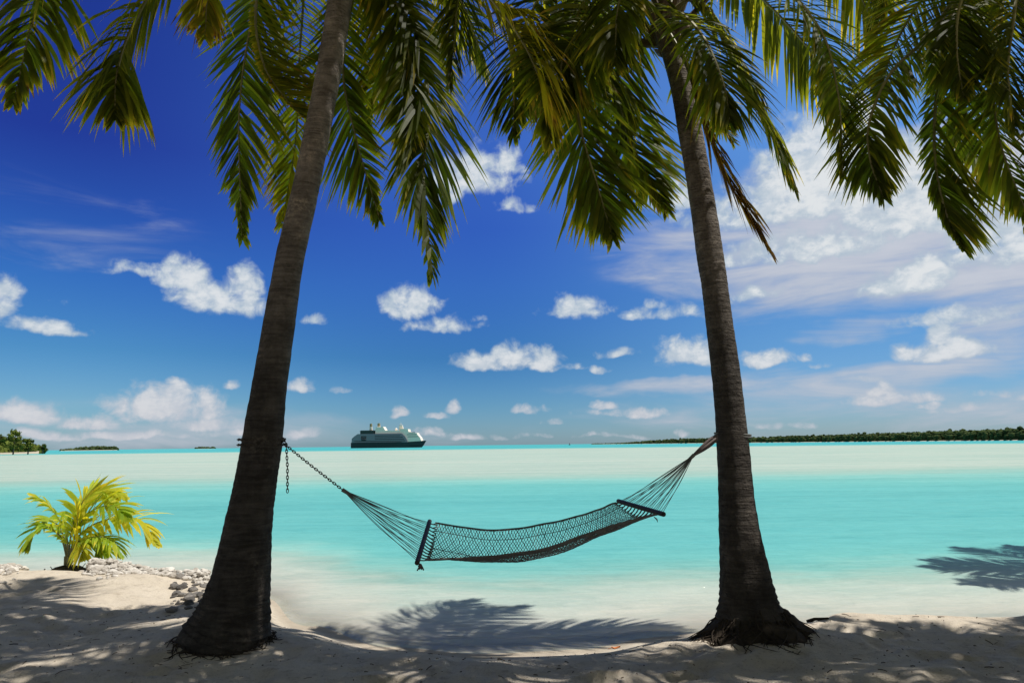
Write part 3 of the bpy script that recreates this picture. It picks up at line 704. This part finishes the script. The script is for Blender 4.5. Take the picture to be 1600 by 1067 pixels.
# ------------------------------------------------------------------ ship
SD = 880.0
sp = at(609, 702, SD); SP = empty('cruise_ship', (sp.x, SD, WL))
tag(SP, 'small cruise ship with dark navy hull and stepped white decks anchored near the horizon', 'ship')
SP.rotation_euler.z = R(-9)
u_ = SD / F / 8.889              # metres per pixel of the enlarged view
def sx(x): return (x - 790) * u_
def sz(y): return (548 - y) * u_
M_NAVY = plain('navy_hull', (0.012, 0.018, 0.026), 0.35, scale=0.3)
M_WHITE = plain('ship_white', (0.90, 0.81, 0.70), 0.45, var=0.08, scale=0.4)
M_WHITE_SHADED = plain('ship_white_shaded', (0.21, 0.205, 0.24), 0.5, var=0.12, scale=0.4)  # white paint of the side, its shade put into the colour
M_LEDGE_SHADED = plain('ship_ledge_shaded', (0.20, 0.26, 0.32), 0.5, scale=0.4)  # white ledges, darkened by the same painted-in shade
M_GLASSD = plain('ship_window_and_bay_shade', (0.02, 0.025, 0.03), 0.15, scale=0.5)
M_BUFF = plain('funnel_buff', (0.34, 0.27, 0.15), 0.6, scale=0.5)
M_GREEN = plain('awning_green', (0.03, 0.05, 0.05), 0.7, scale=0.5)
W = 8.0
def hull_part(ytop, ybot, name, mat, xb_top, xb_bot, bulge):
    mb = MB(); n = 26
    for lvl, (yy, xb) in enumerate(((ybot, xb_bot), ((ytop + ybot) / 2, (xb_bot + xb_top) / 2), (ytop, xb_top))):
        for sgn in (-1, 1):
            for i in range(n):
                t = i / (n - 1); x = lerp(255, xb, t)
                w = W * bulge * (1 - smooth(0.62, 1.0, t) * 0.985) * (0.86 + 0.14 * smooth(0, 0.12, t)) * (0.94 + 0.03 * lvl)
                mb.vert((sx(x), sgn * w, sz(yy - (18 * smooth(0.55, 1, t) if lvl == 2 else 0))))
    idx = lambda l, s, i: (l * 2 + s) * n + i
    for l in (0, 1):
        for s in (0, 1):
            for i in range(n - 1): mb.face((idx(l, s, i), idx(l, s, i + 1), idx(l + 1, s, i + 1), idx(l + 1, s, i)))
        mb.face((idx(l, 0, 0), idx(l, 1, 0), idx(l + 1, 1, 0), idx(l + 1, 0, 0))); mb.face((idx(l, 0, n - 1), idx(l, 1, n - 1), idx(l + 1, 1, n - 1), idx(l + 1, 0, n - 1)))
    for i in range(n - 1): mb.face((idx(2, 0, i), idx(2, 0, i + 1), idx(2, 1, i + 1), idx(2, 1, i)))
    return mb.build(name, mat, SP)
hull_part(474, 560, 'hull', M_NAVY, 1308, 1235, 1.0)
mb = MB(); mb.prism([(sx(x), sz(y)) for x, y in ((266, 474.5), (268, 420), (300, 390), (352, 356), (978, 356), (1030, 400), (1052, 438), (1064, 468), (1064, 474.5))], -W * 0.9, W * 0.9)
SUP = mb.build('superstructure', M_WHITE_SHADED, SP)
for yy, xa, xb in ((385, 600, 960), (408, 600, 1000), (432, 600, 1020), (455, 300, 1030)):
    mb = MB(); mb.box((sx(xa), -W * 0.9 - 0.06, sz(yy + 3)), (sx(xb), -W * 0.9 - 0.01, sz(yy - 4)))
    mb.build('window_strip', M_GLASSD, SUP)
for yy in (370, 396, 420, 444):
    mb = MB(); mb.box((sx(300 if yy > 400 else 420), -W * 0.9 - 0.35, sz(yy + 2)), (sx(1000), -W * 0.9 + 0.1, sz(yy - 1.5))); mb.build('deck_ledge', M_LEDGE_SHADED, SUP)
mb = MB(); mb.box((sx(405), -W * 0.9 - 0.12, sz(450)), (sx(478), -W * 0.9 + 0.4, sz(385))); BAY = mb.build('boat_bay_shade', M_GLASSD, SP)  # dark box standing in for the shade inside the boat recess
mb = MB(); mb.tube([V((sx(408), -W * 0.95, sz(432))), V((sx(418), -W * 0.98, sz(434))), V((sx(466), -W * 0.98, sz(434))), V((sx(476), -W * 0.95, sz(430)))], lambda u: 0.5 + 0.7 * math.sin(math.pi * u), 8)
mb.build('lifeboat', M_NAVY, SP)
mb = MB(); mb.box((sx(386), -W * 0.82, sz(356.3)), (sx(572), W * 0.82, sz(324))); mb.prism([(sx(x), sz(y)) for x, y in ((376, 324.2), (398, 308), (580, 308), (580, 324.2))], -W * 0.86, W * 0.86)
mb.build('aft_awning', M_GREEN, SP)
mb = MB(); mb.prism([(sx(x), sz(y)) for x, y in ((596, 356.3), (600, 268), (706, 262), (738, 312), (960, 318), (984, 356.3))], -W * 0.62, W * 0.62)
mb.build('top_deckhouse', M_WHITE, SP)
mb = MB(); mb.prism([(sx(x), sz(y)) for x, y in ((986, 356.5), (940, 290), (1062, 298), (1070, 336), (1186, 352), (1200, 380), (1232, 412), (1252, 460), (1066, 470), (1053, 438), (1031, 400))], -W * 0.66, W * 0.66)
BR = mb.build('bridge', M_WHITE, SP)
for yy, xa, xb in ((346, 1075, 1165), (374, 1050, 1185), (402, 1060, 1212)):
    mb = MB(); mb.box((sx(xa), -W * 0.66 - 0.06, sz(yy + 3)), (sx(xb), -W * 0.66 - 0.01, sz(yy - 4))); mb.build('window_strip', M_GLASSD, BR)
for x0, x1, yt, yb in ((498, 532, 214, 309), (610, 648, 210, 263)):
    mb = MB(); mb.prism([(sx(x0), sz(yb)), (sx(x1), sz(yb)), (sx(x1 - 4), sz(yt + 45)), (sx(x0), sz(yt + 45))], -1.5, 1.5); fo = mb.build('funnel', M_WHITE, SP)
    mb = MB(); mb.prism([(sx(x0 + 2), sz(yt + 44.8)), (sx(x1 - 4), sz(yt + 44.8)), (sx(x1 - 8), sz(yt)), (sx(x0 + 2), sz(yt + 4))], -1.35, 1.35); mb.build('funnel_top', M_BUFF, fo)
mb = MB(); mb.prism([(sx(918), sz(317)), (sx(985), sz(320)), (sx(968), sz(244)), (sx(926), sz(242))], -1.2, 1.2)
mb.tube([V((sx(945), 0, sz(245))), V((sx(943), 0, sz(205)))], 0.18, 6); mb.tube([V((sx(925), 0, sz(228))), V((sx(965), 0, sz(228)))], 0.12, 5)
mb.build('mast', M_WHITE, SP)
mb = MB(); b = V((sx(878), 0, sz(300)))
for q in ICO[0]: mb.vert(b + q * 1.8)
for f in ICO[1]: mb.face(f)
mb.build('radar_dome', M_WHITE, SP, True)
mb = MB()
for i in range(15):
    x = 1060 + i * 16; mb.tube([V((sx(x), -W * 0.5 * (1 - i / 18), sz(470 - i * 0.9))), V((sx(x), -W * 0.5 * (1 - i / 18), sz(452 - i * 0.9)))], 0.07, 4)
mb.tube([V((sx(1060), -W * 0.5, sz(452))), V((sx(1284), -W * 0.5 * (1 - 14 / 18), sz(440)))], 0.08, 4)
mb.build('bow_rail', M_WHITE, SP)

# channel marker far out
mp = at(890, 696.3, 1400); mb = MB()
mb.tube([V((0, 0, -1)), V((0, 0, 3.2))], 0.5, 8); mb.box((-1.6, -0.7, 0.3), (1.6, 0.7, 1.4)); mb.tube([V((0, 0, 3)), V((0, 0, 4.4))], lambda u: 1.1 - u, 8)
mk = tag(mb.build('channel_marker', M_NAVY), 'tiny dark channel marker on the horizon between ship and long island', 'marker'); mk.location = (mp.x, 1400, WL)

# ------------------------------------------------------------------ islands and their woods
def wood_mat(name, lo, hi):
    m, t, out = material(name)
    a = t.node('ShaderNodeAttribute', 2, {'attribute_name': 'tint'}); P = t.node('ShaderNodeNewGeometry', 0)
    n = t.noise(P, 0.35, 4, 0.7)
    c = t.mix(t.math('ADD', a, t.math('SUBTRACT', n, 0.5), clamp=True), c4(lo), c4(hi))
    b = t.node('ShaderNodeBsdfDiffuse', 0, None, Color=c); t.l.new(b, out.inputs[0]); return m
M_WOOD = wood_mat('far_foliage', (0.026, 0.045, 0.020), (0.085, 0.115, 0.045))
M_NEARWOOD = wood_mat('point_foliage', (0.035, 0.055, 0.014), (0.14, 0.17, 0.035))
M_ISLE = plain('island_sand', (0.42, 0.38, 0.30), 0.9, scale=0.05)
M_TRUNKF = plain('grey_trunk', (0.12, 0.10, 0.08), 0.9)
def polar(px, D):
    d = ray(px, 690); h = V((d.x, d.y, 0)).normalized(); return h * D
def clump(mb, p, r, rg, hz=0.8, t0=None):
    o = rg.uniform(0, 99); b = len(mb.v); t = rg.random() if t0 is None else t0
    for q in ICO1[0]:
        n = 1 + 0.55 * noise.noise(q * 1.6 + V((o, o, 0))); mb.vert((p.x + q.x * r * n, p.y + q.y * r * n, p.z + q.z * r * hz * n), max(0, min(1, t + 0.2 * rg.uniform(-1, 1))))
    for f in ICO1[1]: mb.face([b + i for i in f])
def leaves(mb, p, r, n, size, rg, t0):
    for k in range(n):
        d = V((rg.gauss(0, 1), rg.gauss(0, 1), rg.gauss(0, 1))).normalized(); q = p + V((d.x * r, d.y * r, d.z * r * 0.8)) * rg.uniform(0.6, 1.12)
        a = V((rg.gauss(0, 1), rg.gauss(0, 1), rg.gauss(0, 1))).normalized(); b_ = a.cross(d).normalized() * size * rg.uniform(0.5, 1.2); a = a * size * rg.uniform(0.5, 1.2)
        t = max(0, min(1, t0 + rg.gauss(0, 0.25))); i = [mb.vert(q + a, t), mb.vert(q + b_, t), mb.vert(q - a, t), mb.vert(q - b_, t)]; mb.face(i)
def island(name, label, p0, p1, d0, d1, depth, hfun, n, size, mat, seed, ground_label):
    rg = random.Random(seed); g = MB(); nn = 60
    for i in range(nn):
        u = i / (nn - 1); px = lerp(p0, p1, u); D = d1 ** u * d0 ** (1 - u)
        dep = depth * max(0.06, min(1, u * 6, (1 - u) * 6 + 0.05)); wob = 0.02 * D * noise.noise(V((u * 9, seed, 0)))
        for e, z in ((-6, WL - 0.6), (2, WL + 0.9), (dep, WL + 1.5), (dep + 10, WL - 0.6)): g.vert(polar(px, D + e + wob * 0.2) + V((0, 0, z)))
    for i in range(nn - 1):
        for k in range(3): g.face((i * 4 + k, i * 4 + 4 + k, i * 4 + 5 + k, i * 4 + 1 + k))
    tag(g.build(ground_label, M_ISLE, None, True), kind='structure')
    mb = MB()
    for k in range(n):
        u = rg.random(); px = lerp(p0, p1, u); D = d1 ** u * d0 ** (1 - u); dep = depth * max(0.05, min(1, u * 6, (1 - u) * 6 + 0.05))
        e = rg.uniform(6, max(8, dep)); h = hfun(u) * rg.uniform(0.55, 1.05) * (0.75 + 0.25 * min(1, e / (0.4 * depth)))
        if rg.random() < 0.03: h *= 1.22
        r = size * rg.uniform(0.6, 1.3); P = polar(px, D + e); t = rg.random()
        z = WL + 1.0 + h - r * 0.8
        clump(mb, V((P.x, P.y, z)), r, rg, 0.8, t)
        leaves(mb, V((P.x, P.y, z)), r, 5, size * 0.35, rg, t)
        while z > WL + 1.5:
            z -= r * 1.1; clump(mb, V((P.x + rg.uniform(-1, 1), P.y + rg.uniform(-1, 1), max(z, WL + 1.2))), r * 1.05, rg, 0.9, t * 0.8)
    tag(mb.build(name, mat, None, False), label, 'woods', kind='stuff')
island('island_woods', 'long low dark green wooded island along the horizon on the right', 925, 1800, 2600, 800, 120,
       lambda u: 15.0 * (0.25 + 0.75 * smooth(0.02, 0.16, u)), 3000, 3.7, M_WOOD, 21, 'long_island_ground')
island('islet_woods', 'low wooded islet on the horizon left of the near palm trunk', 96, 184, 1750, 1850, 60, lambda u: 9.5 * (0.35 + 0.65 * smooth(0.0, 0.5, u)), 170, 4.2, M_WOOD, 22, 'islet_ground')
island('distant_woods', 'faint speck of a wooded islet on the horizon touching the left trunk', 306, 336, 4200, 4200, 60, lambda u: 11, 60, 6, M_WOOD, 23, 'distant_islet_ground')
island('point_woods', 'sunlit bushy wood on the low point at the left edge of the horizon', -260, 62, 400, 470, 40, lambda u: 4.4 + 3.6 * (1 - smooth(0.78, 1.0, u)), 480, 2.1, M_NEARWOOD, 24, 'point_ground')
def far_tree(px, D, h, r, label, seed):
    rg = random.Random(seed); P = polar(px, D); B = V((P.x, P.y, WL + 1.0))
    root = tag(empty('tree', B), label, 'tree', 'trees on the left point')
    mb = MB(); mb.tube([B + DOWN, B + V((0.1, 0, h * 0.4)), B + V((0.3, 0, h * 0.75))], lambda u: 0.35 - 0.22 * u, 7)
    for k in range(4):
        a = rg.uniform(0, 6.28); q = B + UP * h * 0.5; mb.tube([q, q + V((math.cos(a) * r * 0.6, math.sin(a) * r * 0.6, h * 0.2))], lambda u: 0.15 - 0.1 * u, 5)
    child(mb, 'trunk', M_TRUNKF, root)
    mb = MB()
    for k in range(13):
        a = rg.uniform(0, 6.28); e = rg.random() ** 0.6 * r * 0.75; c = B + V((math.cos(a) * e, math.sin(a) * e, h * rg.uniform(0.15, 0.88) - 0.2 * e))
        t = rg.random(); rr = r * rg.uniform(0.28, 0.42); clump(mb, c, rr * 0.8, rg, 0.8, t); leaves(mb, c, rr * 1.1, 45, 0.42, rg, t)
    child(mb, 'crown', M_NEARWOOD, root)
far_tree(22, 398, 11.5, 4.6, 'tallest rounded tree on the wooded point at the left edge', 31)
far_tree(-2, 400, 10.0, 4.2, 'broad tree cut by the left edge of the picture on the point', 32)
far_tree(45, 405, 7.5, 2.8, 'mid height tree standing out toward the tip of the point', 33)
far_tree(68, 455, 4.6, 2.3, 'last small isolated tree at the very tip of the point', 34)

# ------------------------------------------------------------------ light and sky
SUN_EL, SUN_AZ = R(68), R(97)     # azimuth clockwise from straight ahead
sd = V((math.cos(SUN_EL) * math.sin(SUN_AZ), math.cos(SUN_EL) * math.cos(SUN_AZ), math.sin(SUN_EL)))
sl = bpy.data.lights.new('sun', 'SUN'); sl.energy = 5.0; sl.angle = R(0.53); sl.color = (1.0, 0.95, 0.87)
so = bpy.data.objects.new('sun', sl); COL.objects.link(so); so.rotation_euler = (-sd).to_track_quat('-Z', 'Y').to_euler(); so.location = sd * 60

Wd = bpy.data.worlds.new('World'); S.world = Wd; Wd.use_nodes = True
t = NT(Wd.node_tree); t.n.clear()
out = t.n.new('ShaderNodeOutputWorld')
sky = t.n.new('ShaderNodeTexSky'); sky.sky_type = 'NISHITA'; sky.sun_disc = False
sky.sun_elevation = SUN_EL; sky.sun_rotation = SUN_AZ; sky.altitude = 0; sky.air_density = 1.0; sky.dust_density = 0.4; sky.ozone_density = 2.0
G = t.node('ShaderNodeTexCoord', 0)
sep = t.n.new('ShaderNodeSeparateXYZ'); t.l.new(G, sep.inputs[0])
az = t.math('ARCTAN2', sep.outputs[0], sep.outputs[1]); el = t.math('ARCSINE', sep.outputs[2])
# a deep polarised sky: strongest away from the sun and high up
fe = t.math('DIVIDE', el, R(40), clamp=True)
deep = t.ramp(fe, [(0.0, (0.46, 0.72, 1.08)), (0.08, (0.40, 0.70, 1.0)), (0.18, (0.24, 0.58, 0.92)), (0.31, (0.17, 0.47, 1.0)), (0.42, (0.14, 0.34, 0.94)), (0.55, (0.12, 0.20, 0.80)), (0.85, (0.13, 0.22, 0.85)), (1.0, (0.20, 0.30, 0.60))])
mid = t.ramp(fe, [(0.0, (0.42, 0.66, 1.02)), (0.08, (0.28, 0.56, 0.90)), (0.18, (0.157, 0.43, 0.80)), (0.33, (0.18, 0.44, 1.0)), (0.45, (0.19, 0.41, 1.1)), (0.62, (0.30, 0.56, 1.3)), (0.85, (0.30, 0.56, 1.3)), (1.0, (0.25, 0.40, 0.70))])
pale = t.ramp(fe, [(0.0, (0.50, 0.72, 1.05)), (0.18, (0.39, 0.70, 1.05)), (0.30, (0.38, 0.73, 1.1)), (0.62, (0.70, 1.15, 1.6)), (0.85, (0.7, 1.1, 1.5)), (1.0, (0.30, 0.45, 0.70))])
tintc = t.mix(t.smoothstep(az, R(-36), R(-4)), deep, mid)
tintc = t.mix(t.smoothstep(az, R(-4), R(26)), tintc, pale)
away = t.math('MAXIMUM', t.smoothstep(el, R(40), R(54)), t.smoothstep(t.math('ABSOLUTE', az), R(46), R(62)))
tintc = t.mix(away, tintc, (0.36, 0.33, 0.29, 1))     # unseen rest of the sky: tint added to neutralise the blue ambient light
skyc = t.mix(1.0, sky.outputs[0], tintc, 'MULTIPLY')
bg = t.node('ShaderNodeBackground', 0, None, Color=skyc, Strength=0.10)

uv = t.node('ShaderNodeCombineXYZ', 0, None, X=az, Y=el, Z=0.0)
wn = t.node('ShaderNodeTexNoise', 1, None, Vector=uv, Scale=14.0, Detail=3.0, Roughness=0.55)
warp = t.vec('MULTIPLY', t.vec('SUBTRACT', wn, (0.5, 0.5, 0.5)), (0.05, 0.03, 0.0))
uw = t.vec('ADD', uv, warp)
def lobe(cur, px, py, hw, hh, amp, src, flat=2.3):
    a = ray(px, py); b = ray(px + hw, py); c = ray(px, py - hh)
    A = math.atan2(a.x, a.y); E = math.asin(a.z); rx = max(1e-4, abs(math.atan2(b.x, b.y) - A)); ry = max(1e-4, abs(math.asin(c.z) - E))
    v = t.vec('MULTIPLY', t.vec('SUBTRACT', src, (A, E, 0)), (1 / rx, 1 / ry, 0))
    if flat > 1: v = t.vec('MINIMUM', v, t.vec('MULTIPLY', v, (1.0, flat, 1.0)))
    r2 = t.vec('DOT_PRODUCT', v, v, 1)
    f = t.math('MULTIPLY_ADD', r2, -0.5 * amp, amp)
    return f if cur is None else t.math('MAXIMUM', cur, f)
CUM = [(735, 283, 60, 42, 1), (785, 262, 28, 30, .9), (700, 300, 32, 28, .95), (805, 326, 28, 14, .75), (290, 438, 40, 30, 1), (340, 472, 62, 34, 1.05), (380, 455, 34, 34, 1), (205, 424, 46, 14, .8),
       (-5, 480, 38, 38, 1), (72, 516, 55, 15, .9), (645, 482, 38, 32, 1.05), (690, 510, 55, 15, .85), (745, 500, 14, 8, .6), (900, 483, 42, 22, .95), (1040, 494, 46, 15, .85), (1026, 480, 17, 14, .9), (985, 497, 18, 9, .65),
       (752, 570, 44, 17, 1), (800, 563, 38, 21, 1), (842, 566, 34, 20, 1), (884, 575, 26, 9, .85), (968, 553, 30, 9, .8), (940, 578, 18, 8, .75), (1075, 560, 46, 25, 1.05), (1195, 565, 38, 18, 1), (1170, 466, 34, 13, .85), (1262, 560, 14, 8, .6), (1278, 570, 18, 6, .6),
       (1470, 552, 76, 18, 1.2), (1482, 533, 30, 22, 1.2), (1415, 448, 54, 26, 1.2), (1450, 430, 34, 28, 1.2), (1395, 625, 55, 14, .95), (1383, 610, 18, 14, .95), (1442, 636, 22, 7, .8),
       (262, 642, 78, 32, 1.05), (312, 634, 22, 22, .9), (335, 666, 60, 14, .85), (48, 652, 56, 20, 1.0), (145, 662, 46, 16, .95), (190, 682, 90, 8, .8), (40, 680, 70, 9, .8), (380, 678, 60, 9, .8), (358, 601, 14, 10, .85), (270, 602, 15, 8, .7), (468, 606, 17, 13, .9), (533, 609, 16, 7, .75), (622, 646, 16, 9, .85), (690, 650, 28, 6, .7), (712, 640, 10, 12, .75),
       (828, 641, 25, 9, .85), (862, 657, 15, 7, .8), (985, 646, 60, 9, .85), (942, 636, 22, 9, .9), (470, 678, 34, 8, .7), (680, 678, 26, 9, .75), (735, 684, 24, 6, .65), (820, 682, 40, 5, .6), (950, 682, 60, 5, .6), (1065, 676, 14, 7, .7), (1210, 668, 60, 7, .65),
       (1310, 305, 130, 66, 1.3), (1275, 255, 70, 60, 1.25), (1392, 275, 58, 66, 1.3), (1345, 200, 32, 42, 1.3), (1062, 310, 44, 28, .95), (1190, 335, 100, 38, 1.1), (1440, 340, 130, 50, 1.15), (1260, 395, 130, 30, .95), (1570, 390, 90, 40, 1.0), (1500, 500, 80, 20, .8),
       (1500, 640, 60, 8, .7), (1555, 618, 22, 9, .8), (1598, 622, 24, 8, .75), (490, 503, 19, 10, .6), (95, 476, 24, 9, .45), (1345, 590, 30, 6, .5),
       (-250, 520, 120, 50, 1), (-150, 640, 90, 30, .95), (1800, 560, 140, 40, 1), (1750, 640, 90, 14, .9), (-420, 300, 150, 60, .9), (2000, 300, 260, 90, .95), (500, -350, 220, 120, .8), (1200, -500, 300, 160, .8)]
cum = None
for q in CUM: cum = lobe(cur=cum, px=q[0], py=q[1], hw=q[2] * 1.22, hh=q[3] * 1.3, amp=q[4], src=uw)
n1 = t.noise(uv, 30.0, 7.0, 0.58, 0.3); n2 = t.noise(t.mapping(uv, (1, 1.6, 1), (3, 1, 0)), 70.0, 5.0, 0.6)
fld = t.math('ADD', cum, t.math('MULTIPLY', t.math('SUBTRACT', n1, 0.52), 1.9))
# unseen broken cumulus overhead and behind, added for neutral white fill light
n3 = t.noise(G, 3.2, 6.0, 0.6)
fld = t.math('MAXIMUM', fld, t.math('MULTIPLY', away, t.smoothstep(n3, 0.48, 0.64, 0.0, 1.0)))
cden = t.smoothstep(fld, 0.28, 0.90, 0.0, 0.95)
CIR = [(1330, 370, 380, 95, 1.05), (1480, 425, 190, 50, .95), (1340, 512, 90, 20, .8), (1560, 490, 110, 55, .85), (1430, 582, 150, 18, .85), (1060, 606, 165, 12, .8), (1300, 600, 200, 26, .6), (1420, 310, 300, 90, 1.2), (90, 350, 190, 60, .20), (230, 345, 80, 30, .20), (1500, 640, 220, 40, .6), (60, 395, 150, 20, .26), (1150, 640, 240, 26, .5), (1150, 350, 150, 40, .6), (2000, 450, 350, 120, .9), (250, 670, 260, 34, .45), (700, 685, 600, 18, .22)]
cir = None
for q in CIR: cir = lobe(cur=cir, px=q[0], py=q[1], hw=q[2] * 1.1, hh=q[3] * 1.1, amp=q[4], src=uw, flat=1)
ns = t.noise(t.mapping(uv, (5.0, 24.0, 1)), 1.0, 6.0, 0.6, 0.5)
cf = t.math('ADD', cir, t.math('MULTIPLY', t.math('SUBTRACT', ns, 0.5), 2.0))
iden = t.smoothstep(cf, 0.05, 1.0, 0.0, 0.86)
iden = t.math('MULTIPLY', iden, t.smoothstep(cir, 0.0, 0.35))
thick = t.smoothstep(t.math('ADD', fld, t.math('MULTIPLY', t.math('SUBTRACT', n2, 0.5), 1.2)), 0.45, 1.25)
sh2 = t.smoothstep(t.noise(t.mapping(uv, (1, 1.5, 1), (7, 2, 0)), 26.0, 6.0, 0.6, 0.5), 0.46, 0.66)
thick = t.math('MULTIPLY', thick, t.math('SUBTRACT', 1.0, t.math('MULTIPLY', sh2, 0.55)))
low = t.smoothstep(el, R(9), R(0.5))
ccol = t.mix(thick, (0.42, 0.52, 0.62, 1), (0.75, 0.78, 0.80, 1))
ccol = t.mix(t.math('MULTIPLY', low, 0.6), ccol, (0.60, 0.58, 0.62, 1))
icol = t.mix(t.smoothstep(cf, 0.5, 1.3), (0.50, 0.54, 0.63, 1), (0.66, 0.67, 0.71, 1))
b1 = t.node('ShaderNodeBackground', 0, None, Color=icol, Strength=0.95)
b2 = t.node('ShaderNodeBackground', 0, None, Color=ccol, Strength=1.0)
m1 = t.node('ShaderNodeMixShader', 0, None, i0=iden, i1=bg, i2=b1)
m2 = t.node('ShaderNodeMixShader', 0, None, i0=cden, i1=m1, i2=b2)
t.l.new(m2, out.inputs[0])
try: Wd.cycles.sampling_method = 'NONE'
except Exception: pass

S.view_settings.view_transform = 'Standard'; S.view_settings.look = 'None'; S.view_settings.exposure = 0; S.view_settings.gamma = 1
S.cycles.max_bounces = 8; S.cycles.transparent_max_bounces = 8; S.cycles.use_denoising = True
S.cycles.sample_clamp_indirect = 4.0
